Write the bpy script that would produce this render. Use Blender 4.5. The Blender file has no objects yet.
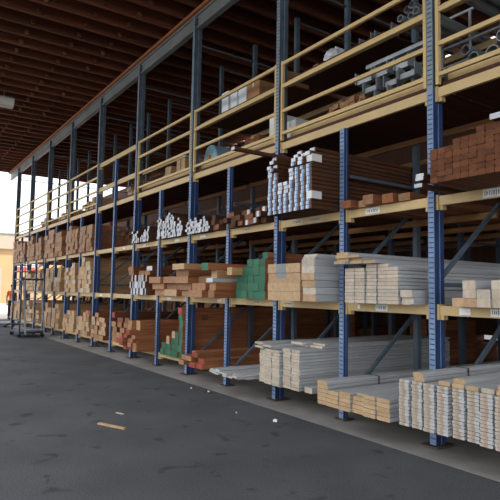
import bpy, math, random
from mathutils import Matrix, Vector
rnd = random.Random(7)
C = bpy.context.scene.collection
S = 2.8725           # spacing of the tall frames along the rack
H = S / 2

# ------------------------------------------------------------------ materials
MATS = {}
def nt(m):
    m.use_nodes = True
    t = m.node_tree
    return t, t.nodes, t.links, t.nodes['Principled BSDF']

def mat(name, col, rough=.6, metal=0., noise=None, var=0., bump=0., spec=.3):
    """procedural paint / metal / paper: base colour with mottling and a per-object tone"""
    m = bpy.data.materials.new(name); t, N, L, b = nt(m)
    b.inputs['Roughness'].default_value = rough
    b.inputs['Metallic'].default_value = metal
    b.inputs['Specular IOR Level'].default_value = spec
    tc = N.new('ShaderNodeTexCoord')
    nz = N.new('ShaderNodeTexNoise'); nz.inputs['Scale'].default_value = (noise or (6, .15))[0]
    nz.inputs['Detail'].default_value = 5
    L.new(tc.outputs['Object'], nz.inputs['Vector'])
    oi = N.new('ShaderNodeObjectInfo')
    amp = (noise or (6, .15))[1]
    mr = N.new('ShaderNodeMapRange'); mr.inputs[1].default_value = .25; mr.inputs[2].default_value = .75
    mr.inputs[3].default_value = 1 - amp; mr.inputs[4].default_value = 1 + amp
    L.new(nz.outputs['Fac'], mr.inputs[0])
    m2 = N.new('ShaderNodeMapRange'); m2.inputs[3].default_value = 1 - var; m2.inputs[4].default_value = 1 + var
    L.new(oi.outputs['Random'], m2.inputs[0])
    mu = N.new('ShaderNodeMath'); mu.operation = 'MULTIPLY'
    L.new(mr.outputs[0], mu.inputs[0]); L.new(m2.outputs[0], mu.inputs[1])
    vm = N.new('ShaderNodeVectorMath'); vm.operation = 'SCALE'; vm.inputs[0].default_value = col
    L.new(mu.outputs[0], vm.inputs['Scale']); L.new(vm.outputs[0], b.inputs['Base Color'])
    if bump:
        bp = N.new('ShaderNodeBump'); bp.inputs['Strength'].default_value = bump; bp.inputs['Distance'].default_value = .01
        L.new(nz.outputs['Fac'], bp.inputs['Height']); L.new(bp.outputs[0], b.inputs['Normal'])
    MATS[name] = m
    return m

def wood(name, c1, c2, rough=.75, scale=(9, .5, 9), var=.2):
    """long-grained timber: noise stretched along the board (y), tone differs board to board"""
    m = bpy.data.materials.new(name); t, N, L, b = nt(m)
    b.inputs['Roughness'].default_value = rough; b.inputs['Specular IOR Level'].default_value = .2
    tc = N.new('ShaderNodeTexCoord'); mp = N.new('ShaderNodeMapping'); mp.inputs['Scale'].default_value = scale
    oi = N.new('ShaderNodeObjectInfo')
    ad = N.new('ShaderNodeVectorMath'); ad.operation = 'ADD'
    sc = N.new('ShaderNodeMath'); sc.operation = 'MULTIPLY'; sc.inputs[1].default_value = 37.
    L.new(oi.outputs['Random'], sc.inputs[0])
    L.new(tc.outputs['Object'], mp.inputs['Vector']); L.new(mp.outputs[0], ad.inputs[0]); L.new(sc.outputs[0], ad.inputs[1])
    nz = N.new('ShaderNodeTexNoise'); nz.inputs['Scale'].default_value = 3; nz.inputs['Detail'].default_value = 6
    nz.inputs['Distortion'].default_value = .6
    L.new(ad.outputs[0], nz.inputs['Vector'])
    cr = N.new('ShaderNodeValToRGB')
    cr.color_ramp.elements[0].position = .3; cr.color_ramp.elements[0].color = (*c1, 1)
    cr.color_ramp.elements[1].position = .7; cr.color_ramp.elements[1].color = (*c2, 1)
    L.new(nz.outputs['Fac'], cr.inputs[0])
    m2 = N.new('ShaderNodeMapRange'); m2.inputs[3].default_value = 1 - var; m2.inputs[4].default_value = 1 + var
    L.new(oi.outputs['Random'], m2.inputs[0])
    vm = N.new('ShaderNodeVectorMath'); vm.operation = 'SCALE'
    L.new(cr.outputs[0], vm.inputs[0]); L.new(m2.outputs[0], vm.inputs['Scale']); L.new(vm.outputs[0], b.inputs['Base Color'])
    MATS[name] = m
    return m

def tagged(name, base, tag, stripe, w0, w1, var=.2):
    """a board end with a stapled paper tag: tag between w0..w1 of object x, coloured stripe on it"""
    m = bpy.data.materials.new(name); t, N, L, b = nt(m)
    b.inputs['Roughness'].default_value = .6
    tc = N.new('ShaderNodeTexCoord'); sx = N.new('ShaderNodeSeparateXYZ'); L.new(tc.outputs['Object'], sx.inputs[0])
    oi = N.new('ShaderNodeObjectInfo')
    sh = N.new('ShaderNodeMath'); sh.operation = 'MULTIPLY_ADD'; sh.inputs[1].default_value = .02; L.new(oi.outputs['Random'], sh.inputs[0]); L.new(sx.outputs['X'], sh.inputs[2])
    def step(v):
        n = N.new('ShaderNodeMath'); n.operation = 'GREATER_THAN'; n.inputs[1].default_value = v; L.new(sh.outputs[0], n.inputs[0]); return n
    a, c, d = step(w0), step(w1), step(w0 + (w1 - w0) * .42)
    ins = N.new('ShaderNodeMath'); ins.operation = 'SUBTRACT'; L.new(a.outputs[0], ins.inputs[0]); L.new(c.outputs[0], ins.inputs[1])
    mx = N.new('ShaderNodeMix'); mx.data_type = 'RGBA'; mx.inputs[6].default_value = (*tag, 1); mx.inputs[7].default_value = (*stripe, 1)
    L.new(d.outputs[0], mx.inputs[0])
    my = N.new('ShaderNodeMix'); my.data_type = 'RGBA'; my.inputs[6].default_value = (*base, 1)
    L.new(ins.outputs[0], my.inputs[0]); L.new(mx.outputs[2], my.inputs[7])
    m2 = N.new('ShaderNodeMapRange'); m2.inputs[3].default_value = 1 - var; m2.inputs[4].default_value = 1 + var
    L.new(oi.outputs['Random'], m2.inputs[0])
    vm = N.new('ShaderNodeVectorMath'); vm.operation = 'SCALE'
    L.new(my.outputs[2], vm.inputs[0]); L.new(m2.outputs[0], vm.inputs['Scale']); L.new(vm.outputs[0], b.inputs['Base Color'])
    MATS[name] = m
    return m

BLUE = mat('blue_paint', (.024, .052, .145), .45, noise=(5, .22), var=.06, spec=.4)
GREYBLUE = mat('weathered_blue_paint', (.085, .115, .145), .5, noise=(4, .3), var=.06, spec=.4)
SLOT = mat('slot_dark', (.055, .08, .14), .8)
TIEM = mat('dull_tie_steel', (.10, .11, .115), .6)
REARP = mat('dull_rear_blue', (.04, .058, .085), .6, noise=(4, .3))
EDGE = mat('edge_beam_steel', (.205, .215, .205), .5, noise=(1.5, .2), spec=.4)
PERF = mat('pale_post_blue', (.19, .27, .43), .5, noise=(8, .25), spec=.4)
PERFG = mat('pale_post_grey', (.22, .26, .29), .5, noise=(8, .25), spec=.4)
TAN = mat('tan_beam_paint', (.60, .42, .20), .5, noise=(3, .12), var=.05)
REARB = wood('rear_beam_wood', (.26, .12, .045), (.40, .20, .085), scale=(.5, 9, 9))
RAIL = mat('tan_rail_paint', (.62, .43, .19), .5, noise=(3, .12), var=.05)
STEEL = mat('grey_steel', (.24, .27, .28), .5, noise=(2, .2), spec=.4)
GALV = mat('galvanised_steel', (.38, .40, .41), .4, .5, noise=(4, .25), var=.1)
RUST = mat('rusty_plate', (.10, .065, .045), .8, noise=(10, .4))
PAPER = mat('white_paper', (.82, .82, .80), .7, noise=(5, .04))
TANPAPER = mat('faded_paper', (.62, .52, .38), .7, noise=(5, .06))
INK = mat('dark_ink', (.035, .03, .03), .7)
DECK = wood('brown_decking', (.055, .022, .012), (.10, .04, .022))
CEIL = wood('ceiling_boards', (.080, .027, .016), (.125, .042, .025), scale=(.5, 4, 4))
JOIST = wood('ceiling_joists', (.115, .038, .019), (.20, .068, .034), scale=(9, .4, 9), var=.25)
CLEAT = wood('cleat_wood', (.16, .065, .03), (.26, .11, .05), var=.5)
PLATE = wood('red_plate_wood', (.34, .115, .05), (.44, .16, .07), scale=(.4, 9, 9))
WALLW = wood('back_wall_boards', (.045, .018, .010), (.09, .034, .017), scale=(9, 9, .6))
P_SIDE = wood('primed_grey_side', (.42, .425, .43), (.54, .54, .54), .6, var=.10)
P_OVER = tagged('oversprayed_end', (.50, .485, .475), (.50, .39, .30), (.41, .305, .225), -.040, .026, .07)
P_END = wood('primed_end', (.50, .385, .285), (.61, .51, .41), .8, scale=(8, 8, 3), var=.12)
T_END = wood('tan_end_grain', (.47, .30, .155), (.58, .40, .23), .8, scale=(6, 6, 6), var=.10)
W_END = wood('whitish_end', (.49, .40, .31), (.62, .53, .44), .8, scale=(6, 6, 6), var=.10)
TAN_S = wood('light_pine_side', (.40, .22, .10), (.54, .32, .16), var=.18)
TAN_E = wood('light_pine_end', (.46, .29, .16), (.59, .40, .24), scale=(6, 6, 6), var=.10)
TAN_D = wood('dull_pine_end', (.32, .19, .11), (.43, .27, .165), scale=(6, 6, 6), var=.12)
BR_S = wood('brown_lumber_side', (.12, .042, .018), (.22, .082, .034), var=.22)
BR_E = wood('brown_lumber_end', (.17, .062, .028), (.31, .125, .058), scale=(7, 7, 7), var=.32)
BRD_E = wood('deep_brown_end', (.112, .038, .016), (.185, .068, .029), scale=(7, 7, 7), var=.28)
DK_S = wood('dark_deck_side', (.060, .026, .014), (.125, .052, .026), var=.2)
DK_E = wood('dark_deck_end', (.09, .04, .022), (.15, .065, .035), scale=(7, 7, 7), var=.25)
RB_S = wood('red_brown_side', (.25, .090, .038), (.41, .165, .072), var=.22)
RB_E = wood('red_brown_end', (.30, .15, .075), (.43, .24, .13), scale=(7, 7, 7), var=.25)
GREEN = mat('green_end_paint', (.035, .15, .085), .6, noise=(9, .25), var=.22)
RED = mat('red_end_paint', (.34, .055, .042), .6, noise=(9, .3), var=.25)
WHT = mat('white_end_paint', (.62, .63, .66), .6, noise=(14, .25), var=.2)
BLUETAG = tagged('blue_white_tag', (.12, .055, .03), (.72, .76, .82), (.24, .42, .70), -.040, .022)
WHITETAG = tagged('white_tag', (.12, .055, .03), (.80, .82, .84), (.66, .70, .78), -.05, .045)
ENDMIX = tagged('white_marked_end', (.20, .09, .05), (.74, .75, .78), (.60, .62, .68), -.03, .035, .25)
ORANGE = mat('orange_cloth', (.85, .20, .03), .8)
SKIN = mat('skin', (.48, .27, .18), .6)
TROUSER = mat('dark_trousers', (.03, .035, .05), .85)
HAIR = mat('dark_hair', (.02, .015, .01), .8)
BLACK = mat('black_strap', (.02, .02, .022), .5)
RUBBER = mat('black_rubber', (.02, .02, .02), .7)
LADDER = mat('dark_blue_steel', (.035, .05, .085), .45, .2, noise=(4, .2))
CARTON = mat('white_carton', (.74, .76, .77), .7, noise=(3, .06), var=.04)
BRCARTON = mat('brown_carton', (.33, .17, .075), .8, noise=(3, .1), var=.15)
PALEBLUE = mat('pale_blue_wrap', (.22, .36, .42), .35, noise=(5, .2))
STUCCO = mat('ochre_render', (.46, .30, .16), .9, noise=(.6, .10))
FASCIAB = mat('taupe_fascia', (.40, .33, .27), .8, noise=(.5, .08))
SIGNRED = mat('sign_red', (.75, .10, .06), .6)
LAMPG = mat('lamp_diffuser', (.74, .68, .60), .4, noise=(2, .06))

def ground_mat():
    m = bpy.data.materials.new('asphalt'); t, N, L, b = nt(m)
    b.inputs['Roughness'].default_value = .85; b.inputs['Specular IOR Level'].default_value = .25
    tc = N.new('ShaderNodeTexCoord')
    def noise(s, d, dist=0):
        n = N.new('ShaderNodeTexNoise'); n.inputs['Scale'].default_value = s; n.inputs['Detail'].default_value = d
        n.inputs['Distortion'].default_value = dist
        L.new(tc.outputs['Object'], n.inputs['Vector']); return n
    big, fine, stain = noise(.9, 7), noise(70, 3), noise(3.1, 4, .5)
    r1 = N.new('ShaderNodeMapRange'); r1.inputs[1].default_value = .3; r1.inputs[2].default_value = .7; r1.inputs[3].default_value = .80; r1.inputs[4].default_value = 1.20
    L.new(big.outputs['Fac'], r1.inputs[0])
    r2 = N.new('ShaderNodeMapRange'); r2.inputs[1].default_value = .3; r2.inputs[2].default_value = .7; r2.inputs[3].default_value = .70; r2.inputs[4].default_value = 1.30
    L.new(fine.outputs['Fac'], r2.inputs[0])
    r3 = N.new('ShaderNodeMapRange'); r3.inputs[1].default_value = .315; r3.inputs[2].default_value = .385; r3.inputs[3].default_value = .58; r3.inputs[4].default_value = 1.
    L.new(stain.outputs['Fac'], r3.inputs[0])
    a = N.new('ShaderNodeMath'); a.operation = 'MULTIPLY'; L.new(r1.outputs[0], a.inputs[0]); L.new(r2.outputs[0], a.inputs[1])
    c = N.new('ShaderNodeMath'); c.operation = 'MULTIPLY'; L.new(a.outputs[0], c.inputs[0]); L.new(r3.outputs[0], c.inputs[1])
    v = N.new('ShaderNodeVectorMath'); v.operation = 'SCALE'; v.inputs[0].default_value = (.098, .099, .106)
    L.new(c.outputs[0], v.inputs['Scale']); L.new(v.outputs[0], b.inputs['Base Color'])
    bp = N.new('ShaderNodeBump'); bp.inputs['Strength'].default_value = .4; bp.inputs['Distance'].default_value = .01
    L.new(fine.outputs['Fac'], bp.inputs['Height']); L.new(bp.outputs[0], b.inputs['Normal'])
    return m
ASPHALT = ground_mat()
SUNLIT = mat('painted_sunlit_asphalt', (.50, .46, .42), .9, noise=(.8, .12))  # sunlight on the far asphalt, put into a paler colour
CONC = mat('concrete', (.32, .30, .275), .85, noise=(2.2, .22), bump=.15)

# ------------------------------------------------------------------ mesh helpers
class MB:
    """collects boxes, prisms and tubes; build() links them as ONE mesh object"""
    def __init__(s): s.v, s.f, s.m = [], [], []
    def add(s, vs, fs, mi=0):
        o = len(s.v); s.v += [tuple(v) for v in vs]
        for f in fs: s.f.append(tuple(i + o for i in f)); s.m.append(mi)
        return s
    def box(s, x0, x1, y0, y1, z0, z1, mi=0, b=0.):
        if b <= 0:
            vs = [(x, y, z) for z in (z0, z1) for y in (y0, y1) for x in (x0, x1)]
            return s.add(vs, [(0, 2, 3, 1), (4, 5, 7, 6), (0, 1, 5, 4), (2, 6, 7, 3), (0, 4, 6, 2), (1, 3, 7, 5)], mi)
        return s.prism([(x0 + b, z0), (x1 - b, z0), (x1, z0 + b), (x1, z1 - b), (x1 - b, z1), (x0 + b, z1), (x0, z1 - b), (x0, z0 + b)], y0, y1, mi, mi)
    def prism(s, prof, y0, y1, mi=0, me=0, ax='y'):
        n = len(prof)
        def P(a, c, t): return {'y': (a, t, c), 'x': (t, a, c), 'z': (a, c, t)}[ax]
        vs = [P(a, c, y0) for a, c in prof] + [P(a, c, y1) for a, c in prof]
        s.add(vs, [(i, (i + 1) % n, n + (i + 1) % n, n + i) for i in range(n)], mi)
        s.add(vs, [tuple(range(n))[::-1], tuple(range(n, 2 * n))], me)
        return s
    def bar(s, a, b, w, h, mi=0, up=(0, 0, 1)):
        a, b = Vector(a), Vector(b); d = (b - a).normalized()
        u = Vector(up)
        if abs(d.dot(u)) > .98: u = Vector((0, 1, 0))
        r = d.cross(u).normalized(); u = r.cross(d)
        vs = [p + r * sx * w / 2 + u * sz * h / 2 for p in (a, b) for sx, sz in ((-1, -1), (1, -1), (1, 1), (-1, 1))]
        return s.add(vs, [(0, 1, 2, 3), (7, 6, 5, 4), (0, 4, 5, 1), (1, 5, 6, 2), (2, 6, 7, 3), (3, 7, 4, 0)], mi)
    def tube(s, pts, r, n=10, mi=0, cap=True):
        rings = []
        pts = [Vector(p) for p in pts]
        for i, p in enumerate(pts):
            d = (pts[min(i + 1, len(pts) - 1)] - pts[max(i - 1, 0)]).normalized()
            u = Vector((0, 0, 1)) if abs(d.z) < .9 else Vector((0, 1, 0))
            a = d.cross(u).normalized(); c = a.cross(d)
            rr = r[i] if isinstance(r, (list, tuple)) else r
            rings.append([p + (a * math.cos(t) + c * math.sin(t)) * rr for t in [2 * math.pi * k / n for k in range(n)]])
        vs = [v for q in rings for v in q]; fs = []
        for i in range(len(pts) - 1):
            for k in range(n): fs.append((i * n + k, i * n + (k + 1) % n, (i + 1) * n + (k + 1) % n, (i + 1) * n + k))
        if cap: fs += [tuple(range(n))[::-1], tuple(range((len(pts) - 1) * n, len(pts) * n))]
        return s.add(vs, fs, mi)
    def ellip(s, c, rx, ry, rz, mi=0, nu=14, nv=9):
        vs, fs = [], []
        for j in range(nv + 1):
            t = math.pi * j / nv
            for i in range(nu):
                p = 2 * math.pi * i / nu
                vs.append((c[0] + rx * math.sin(t) * math.cos(p), c[1] + ry * math.sin(t) * math.sin(p), c[2] + rz * math.cos(t)))
        for j in range(nv):
            for i in range(nu): fs.append((j * nu + i, (j + 1) * nu + i, (j + 1) * nu + (i + 1) % nu, j * nu + (i + 1) % nu))
        return s.add(vs, fs, mi)
    def mesh(s, name, mats):
        me = bpy.data.meshes.new(name); me.from_pydata(s.v, [], s.f)
        for m in (mats if isinstance(mats, (list, tuple)) else [mats]): me.materials.append(m)
        me.polygons.foreach_set('material_index', s.m); me.update()
        return me
    def build(s, name, mats, parent=None, loc=(0, 0, 0)):
        return link(name, s.mesh(name, mats), parent, loc)

def link(name, me, parent=None, loc=(0, 0, 0), rz=0):
    o = bpy.data.objects.new(name, me); C.objects.link(o)
    o.location = loc; o.rotation_euler.z = rz
    if parent: o.parent = parent
    return o
def tag(o, label, cat, group=None):
    o['label'] = label; o['category'] = cat
    if group: o['group'] = group
    return o
def struct(o): o['kind'] = 'structure'; return o
def thing(name, label, cat, loc=(0, 0, 0), group=None, rz=0):
    return tag(link(name, None, None, loc, rz), label, cat, group)
def relabel(o, l): o['label'] = l; return o

ORD = ['first', 'second', 'third', 'fourth', 'fifth', 'sixth', 'seventh', 'eighth', 'ninth', 'tenth', 'eleventh', 'twelfth',
       'thirteenth', 'fourteenth', 'fifteenth', 'sixteenth', 'seventeenth', 'eighteenth']

# ------------------------------------------------------------------ the setting
struct(MB().box(-90, 30, -40, 40, -.3, 0).build('floor', ASPHALT))
struct(MB().box(-90, -26.5, -40, 40, -.2, .006).build('sunlit_ground', SUNLIT))  # added pale sheet standing in for sun on the asphalt beyond the roof
slab = MB().box(-24.5, 14, -.40, 6.4, -.2, .0015, b=0)
struct(slab.build('concrete_slab', CONC))
XL, XR = -25.2, 14.0
RY0, RY1 = -5.7, 6.5
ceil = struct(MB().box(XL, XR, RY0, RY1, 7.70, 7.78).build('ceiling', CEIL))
jm = MB().box(-.035, .035, RY0 + .02, RY1 - .02, 7.40, 7.699).mesh('joist', JOIST)
cm = MB().box(-.05, .05, -.035, .035, -.05, .03).mesh('cleat', CLEAT)
x = XL + .1; k = 0
while x < 3.0:
    j = link('joist', jm, ceil, (x, 0, 0)); j['kind'] = 'structure'
    if x < -3.2:
        for yy in (-.82, -1.58, -2.59):
            cl = link('cleat', cm, j, (.09, yy, 7.47)); cl['kind'] = 'structure'
    x += .575; k += 1
# steel edge beam (web with two flanges), red wooden plate on it
fb = MB().box(XL + .2, XR - .3, .07, .09, 7.045, 7.30).box(XL + .2, XR - .3, .03, .15, 7.015, 7.05).box(XL + .2, XR - .3, .03, .15, 7.295, 7.33)
fo = struct(fb.build('trim_1', EDGE))
pl = struct(MB().box(XL + .1, XR - .2, -.03, .16, 7.331, 7.398).build('trim_2', PLATE))
# slim bent-up gutter end where the roof stops on the left
# back wall of vertical boards with low openings that let daylight through
wb = MB()
def wallpiece(x0, x1, z0, z1): wb.box(x0, x1, 6.2, 6.3, z0, z1)
opens = [(-26.6, -25.9, 1.12, 1.30), (-25.4, -25.0, 1.12, 1.30), (-22.9, -22.4, 1.14, 1.30), (-16.6, -16.3, 1.06, 1.24),
         (-8.35, -7.95, .90, 1.10), (-7.75, -7.6, .85, 1.1), (-3.80, -3.55, .36, .50), (-3.35, -2.75, .36, .52), (-3.3, -2.6, .66, .76)]
XW = -29.4
xs = sorted(set([XW, XR] + [q for o in opens for q in o[:2] if XW < q < XR]))
for a, b_ in zip(xs, xs[1:]):
    gaps = sorted((o[2], o[3]) for o in opens if o[0] <= a + 1e-6 and o[1] >= b_ - 1e-6)
    z = 0.
    for g0, g1 in gaps:
        if g0 > z: wallpiece(a, b_, z, g0)
        z = max(z, g1)
    wallpiece(a, b_, z, 7.40)
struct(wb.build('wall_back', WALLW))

# ------------------------------------------------------------------ rack frames
PW = .085
def post_mesh(z0, z1, dep, zb=None, zs=.056, face=PERF, body=BLUE):
    """upright: hat-section column, a row of teardrop slots down its front face"""
    m = MB()
    m.box(0, PW, .004, dep, z0, z1, 0)
    m.box(.004, PW - .004, 0, .004, z0, z1, 1)                 # paler front face
    m.box(PW, PW + .004, dep * .50, dep * .56, z0, z1, 1)      # folded lip down the side
    z = z0 + .06
    while z < z1 - .06:
        m.prism([(.010, z + .004), (.075, z), (.073, z + .015), (.013, z + .017)], -.0012, 0., 2, 2)
        z += zs
    return m.mesh('front_post', [body, face, SLOT, body])
PM = {}
def pm(key, *a, **k):
    if key not in PM: PM[key] = post_mesh(*a, **k)
    return PM[key]
def rear_mesh(z1, m=None):
    return MB().box(0, .08, 0, .08, .02, z1).box(.012, .068, -.004, 0, .02, z1).mesh('rear_post', m or GREYBLUE)
RM = rear_mesh(7.1); RM2 = rear_mesh(3.86, REARP)
BP = MB().box(-.07, PW + .06, -.06, .24, .012, .024).mesh('base_plate', RUST)
BPS = MB().box(-.04, PW + .05, -.04, .15, .012, .024).mesh('base_plate', RUST)
TOP4 = 3.86
HB = MB().bar((.043, .13, 0), (.043, 1.5, 0), .04, .04).mesh('horizontal_brace', GREYBLUE)
HT = MB().bar((.043, .17, 0), (.043, 6.1, 0), .03, .03).mesh('roof_tie', TIEM)
RT = MB().bar((.043, 1.58, 0), (.043, 6.1, 0), .03, .03).mesh('roof_tie', TIEM)
def diag_mesh(dz): return MB().bar((.043, .13, 0), (.043, 1.52, dz), .04, .045, up=(1, 0, 0)).mesh('diagonal_brace', GREYBLUE)
DM = diag_mesh(1.13)
def frame(xf, tall, label, upper=None, up_to=None):
    t = thing('rack_frame', label, 'rack frame', (xf, 0, .0))
    if tall:
        lo = link('front_post', pm('tl', .024, 3.96, .17), t)
        if upper == 'grey':
            link('upper_post', pm('tug', 3.96, 7.25, .15, face=PERFG, body=GREYBLUE), t)['label'] = 'weathered grey upper length of the post'
        else:
            link('upper_post', pm('tub', 3.96, 7.25, .17, face=PERFG, body=GREYBLUE), t)  # greyer tone here also puts reflected light into the paint
        link('base_plate', BP, t)
    else:
        link('front_post', pm('s' if not up_to else 'su', .024, up_to or TOP4, .08), t)
        link('base_plate', BPS, t)
    link('rear_post', RM, t, (0, 1.5, 0)); link('base_plate', BPS, t, (0, 1.5, 0))
    for z in (.22, 1.76):
        link('horizontal_brace', HB, t, (0, 0, z))
    for z in (.26, 1.80):
        link('diagonal_brace', DM, t, (0, 0, z))
    link('horizontal_brace', HB, t, (0, 0, 3.22))
    if tall: link('roof_tie', HT, t, (0, 0, 6.70))
    else: link('roof_tie', RT, t, (0, 0, 7.02))
    return t
for n in range(9):
    frame(-S * n, True, f'tall blue upright frame reaching the roof, {ORD[n]} tall one from the right', 'grey' if n == 0 else None)
for n in range(-1, 8):
    xf = -H - S * n - (-.022)
    if n == -1: lab = 'short blue upright frame at the right-hand end beyond the rightmost tall frame'
    else: lab = f'short blue upright frame standing between the {ORD[n]} and {ORD[n+1]} tall frames from the right'
    frame(xf, False, lab, up_to=5.14 if n == 3 else None)
# second row of racking in the gloom
f2 = None
for n in range(-1, 14):
    xf = -H * n
    t = thing('rear_rack_frame', 'dark blue rack frame in the second row deep behind the front racks', 'rack frame', (xf, 2.62, 0), 'frames of the second row')
    link('rear_post', RM2, t); link('rear_post', RM2, t, (0, 1.1, 0)); link('rear_post', RM2, t, (0, 2.35, 0))
    for z in (.3, 2.5, 3.7): link('horizontal_brace', PM.setdefault(('hb', z), MB().bar((.04, .085, z), (.04, 1.095, z), .035, .035).mesh('horizontal_brace', REARP)), t)

# ------------------------------------------------------------------ shelf beams
def beam(x0, x1, z0, z1, y, label, group=None, conn=True, labels=(), name='shelf_beam', dep=.045, m=None):
    t = thing(name, label, 'beam', ((x0 + x1) / 2, y, z0), group)
    w = (x1 - x0) / 2; h = z1 - z0
    # box section with a stepped top edge
    MB().prism([(0, 0), (dep, 0), (dep, h - .03), (dep - .015, h - .03), (dep - .015, h), (0, h)], -w, w, ax='x').build('beam_rail', m or TAN, t)
    if conn:
        for sx in (-1, 1):
            MB().box(sx * w - (0 if sx < 0 else .03), sx * w + (.03 if sx < 0 else 0), -.012, dep + .04, -.05, h + .015).box(
                sx * w - (0 if sx < 0 else .07), sx * w + (.07 if sx < 0 else 0), .01, dep + .035, -.05, -.001).build('end_connector', TAN, t)
    for (lx, lw, lh, kind) in labels:
        ll = MB().box(-lw / 2, lw / 2, -.003, 0, -lh / 2, lh / 2, 0)
        if kind != 'blank':
            r = random.Random(int(lx * 1000) + 5); q = -lw / 2 + .02
            while q < lw / 2 - .03:
                cw = r.uniform(.008, .02); ch = lh * r.uniform(.18, .32)
                ll.box(q, q + cw * .5, -.0045, -.003, -ch, ch, 1)
                ll.box(q, q + cw, -.0045, -.003, ch - .008, ch, 1)
                q += cw + r.uniform(.006, .016)
        ll.build('price_label', [TANPAPER if kind == 'tan' else PAPER, INK], t, (lx - (x0 + x1) / 2, -.0125 if False else -.0005, h * .5))
    return t
def span(j):           # j = 0 right of the rightmost tall post, then leftwards; returns clear x range
    xr = H - H * j; xl = xr - H
    def left(i):       # x of the left side of upright number i (0 = x at +H)
        return H - H * i + (.022 if i % 2 == 0 else 0)
    return left(j + 1) + PW, left(j)
NS = 17
lab2 = {0: [(.42, .13, .07, 'blank'), (.84, .26, .075, 'txt')], 1: [(-1.10, .04, .05, 'txt'), (-.72, .19, .075, 'txt')], 2: [(-2.55, .24, .06, 'tan')],
        3: [(-3.35, .2, .05, 'tan')], 4: [(-4.55, .14, .05, 'blank')], 5: [(-6.6, .2, .05, 'blank')], 8: [(-10.9, .2, .05, 'blank')]}
lab3 = {0: [(.82, .34, .085, 'txt')], 1: [(-.86, .24, .07, 'txt')], 2: [(-1.95, .28, .07, 'tan'), (-2.35, .22, .07, 'tan')], 3: [(-3.7, .16, .05, 'tan')],
        5: [(-6.3, .22, .05, 'blank')], 4: [(-5.2, .22, .05, 'blank')], 6: [(-8.0, .14, .05, 'blank')], 7: [(-9.3, .12, .05, 'blank')]}
L1TOP = {0: .33, 1: .30, 2: .33, 3: .33}
for j in range(NS):
    a, b_ = span(j)
    t1 = L1TOP.get(j, .285)
    beam(a, b_, t1 - .08, t1, .06, f'tan front beam of the knee-high bottom shelf, {ORD[j]} span from the right')
    beam(a, b_, 1.42, 1.525, .045, f'tan front beam of the chest-high second shelf, {ORD[j]} span from the right', labels=lab2.get(j, ()))
    beam(a, b_, 2.635, 2.74, .045, f'tan front beam of the overhead third shelf, {ORD[j]} span from the right', labels=lab3.get(j, ()))
for n in range(-1, 8):
    xr = -S * n; xl = xr - S
    if n == -1: xr = H + .1
    beam(xl + PW, xr, 3.87, 3.98, .05, f'long tan beam under the guard rails, {ORD[n+1]} bay from the right', name='deck_beam')
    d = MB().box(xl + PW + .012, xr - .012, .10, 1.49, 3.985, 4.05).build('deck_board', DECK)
    d.location = (0, 0, 0)
    tag(d, f'dark brown plywood deck floor behind the guard rails, {ORD[n+1]} bay from the right', 'deck')
    rb = [(.12 if y == 1.41 else 0, y) for y in (1.41, 2.56, 3.66, 4.92)]
    if n <= 4:
        for z in (.22, 1.42, 2.635, 3.87):
            for _, y in rb:
                if z < 1 and y > 1.5: continue
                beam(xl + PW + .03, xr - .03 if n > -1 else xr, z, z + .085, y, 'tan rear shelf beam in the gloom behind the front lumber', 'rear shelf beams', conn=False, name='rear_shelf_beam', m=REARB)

# ------------------------------------------------------------------ guard rails of the upper deck
def guard(n):
    xr = -S * n; xl = xr - S + PW
    if n == -1: xr = H + .1
    t = thing('guard_rail', f'tan four-bar guard rail on the upper deck, {ORD[n+1]} bay from the right', 'guard rail', (xl, .02, 4.06))
    w = xr - xl; a, b_ = .02, w - .02
    for z0, z1 in ((4.10, 4.145), (4.455, 4.505), (4.85, 4.91), (5.225, 5.275)):
        MB().box(a + .04, b_ - .04, .0, .04, z0 - 4.06, z1 - 4.06, b=.006).build('rail', RAIL, t)
    for x0 in (a, b_ - .042):
        MB().prism([(x0, 0), (x0 + .042, 0), (x0 + .042, .045), (x0, .045)], -.05, 1.23, ax='z').build('stile', RAIL, t)
for n in (-1, 0, 1, 2, 4, 5, 6, 7): guard(n)
# the bay of thick beams instead of a guard rail
xl, xr = -4 * S + PW, -3 * S
for z0, what in ((5.15, 'topmost'), (4.43, 'middle')):
    beam(xl, xr, z0, z0 + .12, .05, f'thick tan {what} beam above the deck in the fourth bay from the right', name='deck_beam')
    beam(xl, xr, z0 - .03, z0 + .08, 1.36, f'tan beam behind the thick {what} beam in the fourth bay', name='deck_beam', conn=False)
# toe boards and the upper shelf with its beams
for n in (-1, 0, 1, 2):
    xr = -S * n; xl = xr - S + PW
    if n == -1: xr = H + .1
    o = MB().box(xl + .06, xr - .06, .19, .225, 4.05, 4.235, b=.004).build('toe_board', RAIL)
    tag(o, f'tan toe board on edge behind the lowest rail, {ORD[n+1]} bay from the right', 'board')
    if n < 2:
        beam(xl, xr, 4.93, 5.02, .175, f'tan upper shelf beam just behind the middle rail, {ORD[n+1]} bay from the right', name='upper_beam', conn=False, dep=.05)
        beam(xl, xr, 4.93, 5.02, 1.44, f'tan rear beam of the upper shelf, {ORD[n+1]} bay from the right', name='upper_beam', conn=False, dep=.05)
        if n < 0: continue
        o = MB().box(xl + .05, xr - (.05 if n else .78), .18, 1.45, 5.021, 5.045).build('shelf_panel', DECK)
        tag(o, f'dark upper shelf panel above the deck, {ORD[n+1]} bay from the right', 'shelf')

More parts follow.
